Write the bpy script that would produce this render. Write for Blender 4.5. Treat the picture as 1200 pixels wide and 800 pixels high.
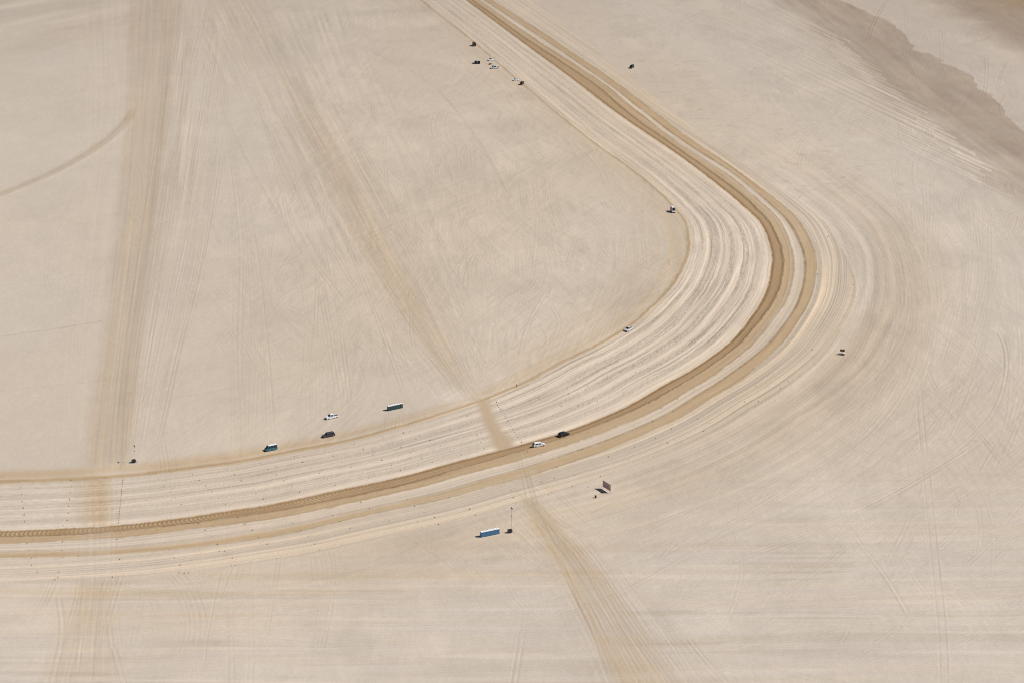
import bpy, bmesh, math, random
import numpy as np
from mathutils import Vector, Matrix

for o in list(bpy.data.objects): bpy.data.objects.remove(o)
scene = bpy.context.scene
col = scene.collection
R = math.radians

# ------------------------------------------------------------------ camera, sky, sun, exposure
CAM_H = 360.0                       # helicopter height above the playa (m)
F, PITCH = 2600.0, math.atan(920/2600)   # focal length for a 1200 px wide frame; tilt below the horizon
cd = bpy.data.cameras.new('camera'); cam = bpy.data.objects.new('camera', cd); col.objects.link(cam)
cam.location = (0, 0, CAM_H); cam.rotation_euler = (math.pi/2-PITCH, 0, 0)
cd.sensor_width = 36; cd.lens = F/1200*36; cd.clip_start = 1; cd.clip_end = 120000
scene.camera = cam

SUN_EL = R(46)
w = bpy.data.worlds.new('World'); scene.world = w; w.use_nodes = True
nt = w.node_tree; sky = nt.nodes.new('ShaderNodeTexSky'); sky.sky_type = 'NISHITA'
sky.sun_disc = False; sky.sun_elevation = SUN_EL; sky.sun_rotation = R(90); sky.altitude = 1200
nt.links.new(sky.outputs[0], nt.nodes['Background'].inputs[0]); nt.nodes['Background'].inputs[1].default_value = 0.05
sd = bpy.data.lights.new('sun', 'SUN'); sd.energy = 5.0; sd.angle = R(0.5); sd.color = (1, .965, .91)
so = bpy.data.objects.new('sun', sd); col.objects.link(so)
so.rotation_euler = Vector((-math.cos(SUN_EL), 0.0, -math.sin(SUN_EL))).to_track_quat('-Z', 'Y').to_euler()
so.location = (400, 900, 500)
vs = scene.view_settings; vs.view_transform = 'Standard'; vs.look = 'None'; vs.gamma = 1; vs.use_curve_mapping = False
vs.exposure = 0.02
scene.cycles.filter_width = 1.05

# ------------------------------------------------------------------ helpers: photo point -> ground
SP, CP = math.sin(PITCH), math.cos(PITCH)
def gnd(P):
    P = np.atleast_2d(np.asarray(P, float)); u = (P[:, 0]-600)/F; v = (P[:, 1]-400)/F
    t = CAM_H/(SP+v*CP)
    return np.stack([u*t, (CP-v*SP)*t], 1)
def gp(x, y): return tuple(gnd([(x, y)])[0])
def smooth(P, n=10):
    P = np.asarray(P, float); out = []
    for i in range(len(P)-1):
        p0 = P[max(i-1, 0)]; p1 = P[i]; p2 = P[i+1]; p3 = P[min(i+2, len(P)-1)]
        for t in np.arange(n)/n:
            out.append(.5*((2*p1)+(p2-p0)*t+(2*p0-5*p1+4*p2-p3)*t*t+(3*p1-p0-3*p2+p3)*t**3))
    out.append(P[-1]); return np.array(out)
rng = np.random.default_rng(7)

# ------------------------------------------------------------------ the playa: one finely meshed sheet
STEP = 0.72
gx = np.arange(-160, 1361, STEP); gy = np.arange(-60, 861, STEP)
NC, NR = len(gx), len(gy)
tt = CAM_H/(SP+(gy-400)/F*CP)
Yr = ((CP-(gy-400)/F*SP)*tt).astype(np.float32)          # one world depth per row
X = (((gx-600)/F)[None, :]*tt[:, None]).astype(np.float32)
Y = np.repeat(Yr[:, None], NC, 1)
MX = (STEP/F*tt)                                          # metres per column, per row
MY = np.abs(np.gradient(Yr)).astype(float)                # metres per row step
def grid_rc(P):                                           # ground -> fractional row, column
    P = np.asarray(P, float); zc = P[:, 1]*CP+CAM_H*SP
    v = (CAM_H*CP-P[:, 1]*SP)/zc; u = P[:, 0]/zc
    return (v*F+400-gy[0])/STEP, (u*F+600-gx[0])/STEP
tone = np.zeros((NR, NC), np.float32); tanm = np.zeros_like(tone); brown = np.zeros_like(tone)
damp_grey = np.zeros_like(tone); hgt = np.zeros_like(tone)

def vnoise(x, y, seed):
    T = np.random.default_rng(seed).random((256, 256), dtype=np.float32)
    x = np.asarray(x, np.float32); y = np.asarray(y, np.float32)
    xi = np.floor(x); yi = np.floor(y); fx = x-xi; fy = y-yi
    fx = fx*fx*(3-2*fx); fy = fy*fy*(3-2*fy)
    xi = xi.astype(np.int32) & 255; yi = yi.astype(np.int32) & 255; x1 = (xi+1) & 255; y1 = (yi+1) & 255
    a = T[xi, yi]; a += (T[x1, yi]-a)*fx; b = T[xi, y1]; b += (T[x1, y1]-b)*fx
    return (a+(b-a)*fy)*2-1
def fbm(x, y, seed, octs=3, gain=.5):
    r = 0; a = 1; n = 0
    for k in range(octs):
        r = r+a*vnoise(x*2**k+17.3*k, y*2**k-9.1*k, seed+k); n += a; a *= gain
    return r/n
def sst(a, b, x):
    t = np.clip((x-a)/(b-a), 0, 1); return t*t*(3-2*t)
def boxy(x, c, w): return sst(1.25, .8, np.abs(x-c)/w)
def bump(x, c, w): return np.exp(-((x-c)/w)**2)

# --- distance across / along a curved road, measured on a coarse grid and interpolated
def field(G):
    k = 4; rs = np.unique(np.append(np.arange(0, NR, k), NR-1)); cs = np.unique(np.append(np.arange(0, NC, k), NC-1))
    px = X[np.ix_(rs, cs)].astype(np.float64); py = Y[np.ix_(rs, cs)].astype(np.float64)
    best = np.full(px.shape, 1e18); D = np.zeros(px.shape); S = np.zeros(px.shape); s0 = 0
    for a, b in zip(G[:-1], G[1:]):
        e = b-a; L = math.hypot(*e)
        if L < 1e-6: continue
        e = e/L; qx = px-a[0]; qy = py-a[1]; t = np.clip(qx*e[0]+qy*e[1], 0, L)
        d2 = (qx-t*e[0])**2+(qy-t*e[1])**2; m = d2 < best
        best[m] = d2[m]; S[m] = (s0+t)[m]
        sg = np.where(e[0]*qy-e[1]*qx > 0, -1.0, 1.0); D[m] = (np.sqrt(d2)*sg)[m]; s0 += L
    def up(A):
        ri = np.interp(np.arange(NR), rs, np.arange(len(rs))); ci = np.interp(np.arange(NC), cs, np.arange(len(cs)))
        r0 = np.minimum(ri.astype(int), len(rs)-2); c0 = np.minimum(ci.astype(int), len(cs)-2)
        fr = (ri-r0)[:, None].astype(np.float32); fc = (ci-c0)[None, :].astype(np.float32); A = A.astype(np.float32)
        B = A[r0]*(1-fr)+A[r0+1]*fr
        return B[:, c0]*(1-fc)+B[:, c0+1]*fc
    return up(D), up(S)
def sd_of(G, P):
    out = []; L = np.concatenate([[0], np.cumsum(np.hypot(*np.diff(G, axis=0).T))])
    for q in P:
        a = G[:-1]; e = np.diff(G, axis=0); l = np.hypot(*e.T); e = e/l[:, None]
        t = np.clip(((q-a)*e).sum(1), 0, l); v = q-a-e*t[:, None]; d = np.hypot(*v.T); i = d.argmin()
        out.append((L[i]+t[i], d[i]*(-1 if e[i, 0]*(q-a[i])[1]-e[i, 1]*(q-a[i])[0] > 0 else 1)))
    out.sort(); return np.array(out).T

# the haul road: inner edge of the dark wheel lane, traced on the ground
REF = [(-260, 622), (-120, 624), (0, 621.5), (110, 616.6), (192, 609), (275, 597), (320, 590), (376, 578), (472, 557.6),
       (527, 542.5), (609, 521), (672, 502), (732, 477), (776, 452), (815, 430), (856, 400), (881, 370), (897.5, 342), (904, 312),
       (903, 290), (892, 262.5), (870, 240.5), (837, 213), (793, 180), (727, 135), (672.5, 93.5), (609, 47), (546, 0), (480, -49), (430, -86)]
REFG = gnd(smooth(REF, 8))
D, S = field(REFG)
def edge(P):                                              # offset of a traced line from the reference, smoothed along the road
    s_, d_ = sd_of(REFG, gnd(P)); q = np.arange(0, 1500, 4.0); v = np.interp(q, s_, d_); k = np.exp(-(np.arange(-12, 13)/5.0)**2); k /= k.sum()
    return q, np.convolve(np.pad(v, 12, mode='edge'), k, 'valid')
def at(e, S): return np.interp(S, e[0], e[1]).astype(np.float32)
INNER = [(-60, 566), (0, 564), (100, 560), (200, 551), (300, 537), (376, 522), (450, 506), (560, 470), (650, 428), (730, 387), (780, 343), (805, 300), (806, 270), (788, 240), (755, 210), (700, 170), (650, 130), (600, 88), (555, 49), (490, -2), (455, -32)]
B0i = at(edge(INNER), S)
B1 = at(edge([(0, 628.7), (60, 627), (192, 616), (320, 598.7), (376, 589.6), (472, 567.5), (527, 552), (609, 529), (690, 501), (765, 469.4), (815, 441), (856, 411), (878, 390), (897, 368), (911, 343), (917.5, 314), (916.6, 295), (908, 271.5), (892, 249.5), (878, 235), (855, 216.3), (817.5, 190), (780, 163.5), (741, 136), (700, 100), (619, 47), (553.5, 0)]), S)
B2 = at(edge([(0, 636.3), (110, 632), (192, 624), (320, 607), (376, 598), (508, 566), (609, 540), (690, 511), (765, 483), (802.5, 461), (860, 422), (894.6, 389), (911, 369.5), (925, 345), (931, 315), (930, 298), (922, 274), (909, 253), (892, 236), (855, 206), (817.5, 182), (780, 157), (754, 135.5), (711, 100), (629, 47), (561, 0)]), S)
B3 = at(edge([(0, 646), (82, 642.5), (192, 636.6), (320, 619), (434, 594.6), (535, 570.7), (609, 550), (690, 522.5), (765, 493), (802.5, 473.5), (860, 435), (909.7, 391.5), (927.6, 369.5), (938.6, 345), (943.8, 315), (942.7, 298), (930, 270.6), (911, 247), (892.5, 230), (855, 199.5), (817.5, 177), (780, 150.5), (766, 139), (719, 102), (639, 47), (567, 0)]), S)
B4 = at(edge([(0, 653.6), (110, 650), (192, 645), (320, 630), (376, 615), (472, 594), (609, 562), (690, 533.5), (765, 503.5), (802.5, 486.5), (860, 450), (924.8, 391.5), (938.6, 372.3), (949.5, 350.3), (957, 322), (957, 301), (946, 275), (926, 248), (892.5, 220), (855, 194), (817.5, 169), (790.6, 150), (777, 138), (729, 101.5), (650, 47), (576, 0)]), S)
B5 = at(edge([(0, 683), (110, 675), (220, 670), (320, 656), (375, 644.6), (516, 615), (643, 580), (705, 558), (768, 535), (826, 510.5), (897, 470.7), (952, 426.7), (980, 396.5), (1004, 342), (999, 317), (988, 298), (975, 273.5), (955, 252), (930, 232), (882.5, 200), (842, 172.5), (811, 150), (762, 110), (625, 0)]), S)

# ---- the base ground
tone += .024*fbm(X/150, Y/260, 11, 3)++.038*fbm(X/34, Y/60, 15, 4)+.026*fbm(X/9, Y/14, 19, 2)
rightz = sst(10, 90, D-B5)*sst(60, 260, S); tanm += .09+.17*sst(-190, -60, X)-.19*rightz+.14*fbm(X/200, Y/300, 31, 3)
def ripples(deg, wl, ln, seed, a, sx=1.0):
    c, s_ = math.cos(R(deg)), math.sin(R(deg)); n_ = X*-s_+Y*c+wl*.7*vnoise(X/40, Y/70, seed+5); t_ = X*c+Y*s_
    mk = sst(.02, .5, fbm(X/38+seed, Y/60, seed+7, 2)); wv = vnoise(n_/wl, t_/ln, seed)
    return a*mk*wv
rip = 0
for i, (dg_, wl) in enumerate(((92, 1.2), (80, .95), (72, 1.1), (64, 1.0), (106, 1.1), (114, 1.2), (86, 1.8), (55, 1.5), (98, 2.0))):
    rip = rip+ripples(dg_, wl, 38, 700+20*i, .05)
road = sst(-2, 2, D-B0i)*sst(4, -2, D-B5); offr = 1-.85*road
rip *= (1-.7*sst(40, 48, D)*np.exp(-np.clip(D-45, 0, 900)/70))*offr*(.25+.75*sst(-190, -110, X+.02*(Y-900)))*(1-.65*sst(860, 800, Y)*sst(0, 10, D-B5)); tone += .62*rip; hgt += .4*rip
tone += .028*fbm(X/1.6, Y/3.2, 23, 2)
mot = fbm(X/40, Y/75, 211, 4, .6)
tone += (.055*sst(.08, .45, mot)-.05*sst(.1, .5, fbm(X/30, Y/50, 215, 4, .6)))*(.3+.7*sst(-190, -90, X))*offr
sq = sst(.36, .6, fbm(X/7+.8*fbm(X/18, Y/18, 217, 2), Y/5, 219, 3))*sst(60, 110, X)*sst(1230, 1330, Y)*sst(0, 8, D-B5)*sst(150, 90, D)
tone -= .11*sq
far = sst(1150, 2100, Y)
tone += .03*sst(900, 700, Y)-.02*far; damp_grey += .26*far+.05*sst(900, 1250, Y)*sst(-60, -180, X)  # far soil greyer and darker, near soil slightly lighter
inside = 1-sst(-3, 3, D-B0i)                 # ground enclosed by the bend
outside = sst(-2, 2, D-B5)

# ---- sweeping concentric tyre lanes beyond the bend
do = D+2.5*fbm(S/70, D/25, 41, 2)
st = .6*vnoise(do/1.1, S/120, 42)+.7*vnoise(do/2.1, S/150, 43)+.7*vnoise(do/5.5, S/220, 44)+.6*vnoise(do/14, S/300, 45)
fall = outside*np.exp(-np.clip(D-45, 0, 900)/62)*sst(150, 330, S)*sst(1000, 640, S)
tone += .115*st*fall; tanm += .24*fall*sst(.25, 1, fbm(do/22, S/200, 47, 2)*.8+.55); hgt += .05*st*fall
fall2 = outside*sst(420, 60, S)*sst(150, 50, D)
tone += .085*fall2*fbm(D/3.2, X/90, 53, 4, .7)
tanm += .10*outside*sst(500, 250, S)*sst(70, 0, D-B5)

# ---- long horizontal drag marks across the foreground and lower right
yy = Y+4*fbm(X/120, Y/60, 61, 2)
ba = sst(810, 740, Y)+.55*sst(900, 800, Y)*sst(20, 80, X)
hs = .9*fbm(yy/5.5, X/75, 63, 4, .7)+.5*fbm(yy/16, X/160, 67, 2)
tone += .10*hs*np.clip(ba, 0, 1)*outside*(.45+.55*sst(-.3, .4, fbm(X/60, Y/40, 69, 2)))
tanm += np.clip(.24*np.clip(ba, 0, 1)*outside*hs, -.1, .4)
hgt += .04*hs*ba*outside
bl_ = sst(.12, .55, fbm(yy/9, X/110, 64, 3)); ln_ = sst(.3, .75, vnoise(yy/2.3, X/55, 65))*sst(-.2, .4, fbm(X/50, Y/18, 66, 2))
tone -= np.clip(ba, 0, 1)*outside*(.035*bl_+.075*ln_); tanm += np.clip(ba, 0, 1)*outside*(.13*bl_+.10*ln_)
tone += np.clip(ba, 0, 1)*outside*.06*sst(.25, .7, vnoise(yy/3.1, X/80, 68))

# ---- the unmarked lanes inside the bend: pale wheel lanes between rough grey strips
lw = D-.25*vnoise(S/9, D/4, 71)
q = (lw/(-B0i))*46.0                           # -46 at the inner line .. 0 at the dark lane
amp = np.interp(S, [0, 230, 360, 480, 560, 680, 800, 1000, 1500], [.45, .65, 1.05, 1.25, 1.3, 1.15, .7, .55, .55]).astype(np.float32)
lane = sst(-46.2, -45, q)*sst(.6, -.4, q)
rough = np.zeros_like(q); pale = np.zeros_like(q)
for c, ww, a in ((-38.5, .8, .7), (-30.8, 2.9, .75), (-21.2, 1.5, 1.), (-13.8, 1.5, 1.), (-7.3, 1.5, .8), (-25.5, .6, .5), (-43, .5, .5), (-10.4, .4, .5)):
    rough += a*boxy(q, c+.2*vnoise(S/60, q*0+c, 73), ww)
for c, ww, a in ((-41, 1.2, .5), (-35.5, 1.4, .8), (-27, .5, .8), (-24, .7, .8), (-17.6, 1.6, 1), (-11.8, .6, .8), (-9.6, .6, .8), (-2.6, 2.3, 1.25)):
    pale += a*boxy(q, c+.15*vnoise(S/80, q*0+c, 74), ww)
clod = sst(-.1, .5, fbm(S/1.5, D/.7, 75, 2))
dash = sst(-.45, .35, vnoise(S/26, q/2.5, 77))
thin = sst(.25, .7, vnoise(q/.55, S/70, 78)); thin2 = sst(.2, .7, vnoise(q/.34, S/40, 79)); hi = sst(.1, .7, vnoise(q/.6, S/110, 82)); thin *= 1-.7*np.clip(pale, 0, 1)
tanm += .10*lane; tone += lane*amp*(.03+.125*pale*(.6+.4*dash)-rough*(.07+.20*clod*dash)-.22*thin-.11*thin2+.12*hi+.09*vnoise(q/.4, S/20, 84))
tone += lane*(.05+.05*fbm(q/3.2, S/190, 80, 2))+lane*np.clip(1-amp, 0, 1)*(.12*vnoise(q/1.5, S/170, 81)-.17*thin*dash-.07*thin2+.07*hi)
spec = sst(.42, .8, fbm(S/3.2, D/1.4, 83, 2))*sst(650, 780, S)
tone -= lane*.13*spec
damp_grey += lane*.03
hgt += lane*amp*(.10*rough*clod+.05*vnoise(q/1.05, S/110, 78))

# ---- inner berm line and the drive beside it
e = D-B0i+.35*vnoise(S/5, D/3, 85)
brk = .55+.45*sst(-.5, .3, vnoise(S/14, D*0, 86))
lnw = np.interp(S, [0, 200, 320, 500, 900, 1400], [1.9, 1.5, 1.0, .8, .75, .9])
tanm += bump(e, 0, lnw)*(.95+.2*brk)*(1-.3*sst(600, 800, S)); brown += .22*bump(e, .2, lnw*.8)*brk; tone -= .14*bump(e, .3, lnw*.8)*brk; hgt += .16*bump(e, 0, .9)
dr = sst(-13, -6, D-B0i)*sst(0, -2, D-B0i)
tanm += dr*(1-.5*sst(640, 820, S))*(.34+.13*vnoise(D/1.6, S/140, 87)); tone += dr*.04*vnoise(D/1.2, S/90, 88)
tone += .05*bump(D-B0i, -3.2, 1.0)*sst(-.5, .5, vnoise(S/60, D*0, 89))
dr2 = sst(-40, -14, D-B0i)*sst(-4, -12, D-B0i)*sst(300, 420, S)*(1-.55*sst(640, 820, S))
tanm += dr2*(.19+.16*vnoise(D/2.6, S/160, 90)); tone += dr2*.035*vnoise(D/1.5, S/120, 91)
dr3 = sst(-17, -10, D-B0i)*sst(-2, -6, D-B0i)*sst(330, 160, S)
tanm += .28*dr3*(1+.5*vnoise(D/2.2, S/120, 92))

# ---- the dark wheel lane, its tan shoulder, the pale strip and the second tan lane
jit = .35*vnoise(S/6, D/3, 93)+.55*vnoise(S/23, D/6, 94)+.8*fbm(S/1.8, D/1.5, 89, 2)
d = D+jit*sst(0, 3, D)+(.35*vnoise(S/5, D/3, 93)+.55*fbm(S/1.6, D/1.5, 88, 2))*sst(3, 0, D)
L0 = sst(-.35, .35, d)*sst(.5, -.5, d-B1)
L1 = sst(-.5, .5, d-B1)*sst(.6, -.6, d-B2)
L2 = sst(-.5, .5, d-B2)*sst(.5, -.5, d-B3)
L3 = sst(-.5, .5, d-B3)*sst(.5, -.5, d-B4)
L4 = sst(-.4, .4, d-B4)*sst(.8, -.8, d-B5)
u = np.clip(D/np.maximum(B1, 1), 0, 1)
along = .7*vnoise(D/.45, S/90, 95)+.5*vnoise(D/1.7, S/200, 96)
k0 = np.interp(S, [0, 240, 300, 560, 720, 1000, 1300], [.88, .84, .74, .68, .52, .50, .58]); tanm += .9*L0
brown += L0*(k0+.16*along); hgt -= .25*L0
chv = (.4+.6*sst(-.4, .15, fbm(S/11, D/5, 100, 2)))*sst(300, 255, S)*sst(.12, .3, u)*sst(.86, .68, u)
apex = np.interp(S, [0, 130, 210, 280], [.55, .5, .3, .15])
ph = (S-np.abs(u-apex)*np.interp(S, [0, 260], [2.0, 3.2]))/1.72
ch = sst(-.1, .75, np.sin((ph+.22*vnoise(S/9, D*0, 102))*2*math.pi)+.25*vnoise(S/3, D/2, 97))
brown -= L0*chv*ch*.78*(.75+.35*vnoise(S/14, D*0, 98)); hgt += .12*L0*chv*ch; tone -= .10*L0*chv*(1-ch)
teeth = bump(u, .04, .07)*sst(320, 260, S)*(.5+.5*np.sin(S/1.72*2*math.pi))
brown += L0*teeth*.25
edge_shade = bump(D, .6, np.interp(S, [500, 800], [.8, 1.5]))*sst(200, 330, S); brown += .40*edge_shade; tone -= .20*edge_shade+.10*bump(D, .6, .9)*(1-chv)  # berm shade along the inner edge, painted into brown and tone
berm_shade = bump(D-B1+.25*vnoise(S/12, D*0, 99), 0, .75)
tone -= .26*berm_shade*(.6+.4*clod); brown += .22*berm_shade; hgt += .18*berm_shade  # low berm between lanes: real relief, its shade also painted into colour
wob = D+1.1*vnoise(S/45, D*0, 221); rt_ = sst(.35, .8, vnoise(wob/.8, S/38, 222)); tone -= (L0*(1-chv)+L1+L3)*.10*rt_; tone += (L0*(1-chv)+L1+L3)*.06*sst(.35, .8, vnoise(wob/.9, S/30, 223))
pt = fbm(S/60, D/2.4, 201, 3); tanm += L1*(.84+.3*along+.28*pt); brown += L1*np.interp(S, [0, 250, 400, 1300], [.10, .12, .20, .26])*(1+.9*along)
pat = sst(.05, .5, fbm(S/1.6, D/1.3, 101, 2)); tone += L1*.05*(pat-.5)*sst(330, 250, S)
tone -= .12*bump(D-B2, -.3, .7)*(.4+.6*dash); hgt += .12*bump(D-B2, 0, .8)  # shoulder berm, with its shade painted into tone over the relief
greystrip = bump(D-B2, -1.5, 1.1)*sst(380, 520, S); tone -= .10*greystrip*clod; tanm -= .35*greystrip
tone += L2*(.065+.15*vnoise(D/.5, S/140, 103)+.05*vnoise(D/2, S/200, 104)); tanm += .14*L2
pt3 = fbm(S/70, D/2.2, 203, 3); left = sst(330, 200, S); grad = sst(-.1, .55, (D-B3)/np.maximum(B4-B3, 1)+.35*pt3)
wear = 1-left*(1-grad)*.75
tanm += L3*(.80+.22*along+.30*pt3)*wear; brown += L3*left*.10*bump((D-B3)/np.maximum(B4-B3, 1), .62, .2)*(1+pt3); brown += L3*np.interp(S, [0, 250, 420, 1300], [.02, .06, .12, .22])*(1+along)
berm_shade3 = bump(D-B3, .1, .8)
tone -= berm_shade3*np.interp(S, [0, 200, 330, 560, 1300], [.04, .08, .18, .34, .22])*(.55+.45*sst(-.3, .4, vnoise(S/7, D*0, 105)))  # berm shade on the second lane's inner edge, painted into tone
brown += berm_shade3*np.interp(S, [0, 250, 330, 560, 1300], [.0, .1, .25, .55, .35]); hgt += .15*berm_shade3  # same painted shade in brown, plus the berm's real height
tone -= .17*bump(D-B4, 0, .6)*(.25+.75*dash); hgt += .1*bump(D-B4, 0, .7)  # outer berm of the second lane, shade painted into tone
stp = vnoise(D/.5, S/140, 107); stp2 = vnoise(D/1.9, S/200, 108)
aw = np.interp(S, [0, 200, 420, 700, 1300], [.6, .75, 1, .9, .5]).astype(np.float32)
tone += L4*(.05+aw*(.26*stp+.13*stp2+.11*vnoise(D/.45, S/90, 106))); tanm += L4*(.19+.14*aw*np.clip(stp2-.1, -.3, 1)+.10*stp)
hgt += L4*.05*stp
tone -= L4*.12*clod*bump(D-B4, 2.1, 1.2)*sst(330, 480, S)
tone -= L4*.10*sst(.45, .8, fbm(S/2.2, D/1.1, 109, 2))*sst(-.2, .4, vnoise(D/2.2, S/400, 110))
lip = bump(D-B5, 0, .8)*sst(700, 560, S)*(.4+.6*dash); tone -= .09*lip; hgt += .12*lip
crust = sst(-2, 1, D-B5)*sst(17, 4, D-B5+5*fbm(S/15, D/8, 112, 2))*sst(230, 300, S)*sst(640, 520, S)
tone += .085*crust; damp_grey += .12*crust; tanm -= .1*crust

# ---- straight roads running away from the camera: edges given as X(Y), rows have one depth each
def xe(P):
    G = gnd(smooth(P, 8)); o = np.argsort(G[:, 1]); return np.interp(Yr, G[o, 1], G[o, 0])[:, None].astype(np.float32)
def band(Lp, Rp, soft=2.5):
    a = xe(Lp); b = xe(Rp); wv = 1.2*fbm(Y/30, X/12, 121, 2)
    m = sst(-soft, soft, X-a+wv)*sst(-soft, soft, b-X+wv); t = (X-a)/(b-a)
    return m, t, (b-a)
def rng_y(y0, y1, f=6):                                   # fade between two photo rows
    a = float(gnd([(600, y0)])[0, 1]); b = float(gnd([(600, y1)])[0, 1]); return sst(b-f, b+f, Y)*sst(a+f, a-f, Y)
# left road (upper part)
m, t, wd = band([(150, -60), (150, 0), (146, 130), (129, 300), (108, 470), (96, 560)], [(215, -60), (208, 0), (196, 150), (178, 300), (158, 440), (152, 560)], 4)
m = m*rng_y(-80, 548)*(.55+.45*sst(.0, .22, t+.12*fbm(Y/60, X/9, 125, 2)))
stk = vnoise(t*24, Y/160, 123); stk2 = vnoise(t*8, Y/300, 124)
tanm += m*(.27+.10*stk+.08*stk2); brown += m*.04; tone += m*(-.045+.06*stk+.04*stk2+.04*vnoise(t*45, Y/80, 122)-.05*bump(t, .02, .08)-.05*bump(t, .85, .12)); hgt += .04*m*stk
# fan of wheel marks right of it
m, t, wd = band([(195, -60), (198, 0), (186, 150), (168, 300), (150, 440), (140, 545)], [(330, -60), (300, 0), (262, 150), (236, 300), (205, 420), (178, 545)], 14)
m = m*rng_y(-80, 530, 40)
f1 = vnoise(t*34, Y/90, 126); f2 = vnoise(t*15, Y/140, 127); br2 = sst(-.3, .5, fbm(t*5, Y/120, 128, 2))
tone += m*br2*(.10*f1+.06*f2)*(1-.4*t); tanm += m*.10*br2; hgt += .05*m*f1*br2; tone -= .035*m*bump(t, .18, .16)
m, t, wd = band([(60, -60), (80, 0), (95, 150), (72, 350), (70, 540)], [(160, -60), (155, 0), (148, 130), (129, 300), (96, 560)], 14)
tone += m*rng_y(-80, 545, 30)*.03*vnoise(t*22, Y/100, 129); tanm += .05*m*rng_y(-80, 545, 30)
# broad diagonal road
m, t, wd = band([(215, -60), (240, 0), (288, 90), (345, 190), (405, 290), (470, 385), (548, 470)], [(290, -60), (318, 0), (372, 90), (428, 190), (480, 290), (522, 380), (560, 462)], 15)
m = m*rng_y(-80, 468, 8)*(.65+.35*sst(gp(555, 300)[1], gp(555, 440)[1], Y))
g1 = vnoise(t*26, Y/130, 131); g2 = vnoise(t*9, Y/240, 132); pch = sst(-.4, .5, fbm(t*3, Y/110, 133, 2))
brown += .02*m*(1+g2); tanm += m*(.12+.07*g2); tone += m*(-.015+.10*g1*pch+.045*g2+.04*vnoise(t*50, Y/70, 130)); hgt += .05*m*g1
m2, t2, _ = band([(330, 90), (372, 190), (428, 300), (478, 380), (546, 468)], [(352, 90), (408, 190), (462, 300), (510, 380), (556, 462)], 4)
tone -= .03*m2*rng_y(90, 466, 10); tanm += .12*m2*rng_y(90, 466, 10)
# wider dusting of wheel marks around it
m, t, wd = band([(190, -60), (215, 0), (258, 90), (300, 190), (352, 300), (430, 400), (520, 470)], [(400, -60), (410, 0), (440, 90), (490, 190), (530, 290), (560, 380), (575, 462)], 12)
tone += m*rng_y(-80, 460, 20)*.085*vnoise(t*52, Y/100, 135)*sst(-.3, .4, fbm(t*4, Y/90, 136, 2))
# crossings through the haul road
m, t, wd = band([(548, 464), (558, 474), (568.5, 500), (575, 515), (583, 532)], [(577, 464), (578, 480), (587, 500), (600, 515), (607, 532)], 2.6)
m = m*rng_y(467, 531, 2)*(1-.0*t)*sst(1.5, -.5, D); kx = vnoise(t*7, Y/20, 138)
tanm = tanm*(1-.7*m)+m*(.74+.22*kx); tone = tone*(1-m)+m*(-.035+.06*kx+.04*vnoise(t*16, Y/12, 137)-.04*bump(t, .3, .12)); hgt *= (1-.9*m)
m, t, wd = band([(600, 530), (606, 555), (616, 585)], [(620, 528), (630, 555), (640, 585)], 2)
m = m*rng_y(530, 583, 3)
tone += m*.045*vnoise(t*8, Y/40, 139); tanm = tanm*(1-.3*m)+.08*m; brown *= (1-.3*m)
m, t, wd = band([(610, 582), (624, 612), (655, 665), (690, 735), (722, 800), (760, 870)], [(630, 582), (652, 612), (702, 665), (752, 735), (798, 800), (850, 870)], 2.5)
m = m*rng_y(583, 880, 5)
r1 = vnoise(t*17, Y/60, 141); r2 = vnoise(t*6, Y/110, 142)
brown += .06*m*(1+r2); tanm += m*(.25+.08*r2+.05*r1-.12*bump(t, .85, .1)); tone = tone*(1-.6*m)+m*(-.02+.075*r1+.04*r2); hgt = hgt*(1-.6*m)+.05*m*r1
m, t, wd = band([(596, 590), (640, 680), (690, 800), (700, 870)], [(665, 590), (745, 680), (850, 800), (920, 870)], 5)
tone += m*rng_y(600, 880, 10)*.04*vnoise(t*36, Y/60, 143); tanm += .05*m*rng_y(600, 880, 10)
# left crossing
m, t, wd = band([(84, 550), (86, 600), (88, 690), (70, 740), (52, 800), (34, 870)], [(132, 550), (131, 620), (130, 690), (131, 740), (134, 800), (136, 870)], 5)
lane_m = rng_y(561, 616, 1.5)*sst(1.5, -.5, D); low = rng_y(680, 880, 8); mid = rng_y(611, 684, 3)
y1 = vnoise(t*20, Y/80, 145)
tanm += m*(lane_m*(.50*bump(t, .78, .34)+.22*bump(t, .35, .45))+low*(.20+.10*y1)+mid*.10); brown *= 1-.22*m*mid
tone += m*(lane_m*(-.03+.03*y1)+low*(-.02+.075*y1+.04*vnoise(t*42, Y/50, 146))+mid*.05*y1)
tanm *= 1-.35*m*mid
sp = np.exp(-(((X-gp(140, 552)[0])/11)**2+((Y-gp(140, 552)[1])/9)**2)); tone += .075*sp; tanm -= .3*sp
sp = np.exp(-(((X-gp(540, 470)[0])/12)**2+((Y-gp(560, 466)[1])/9)**2)); tone += .06*sp; tanm -= .22*sp

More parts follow.
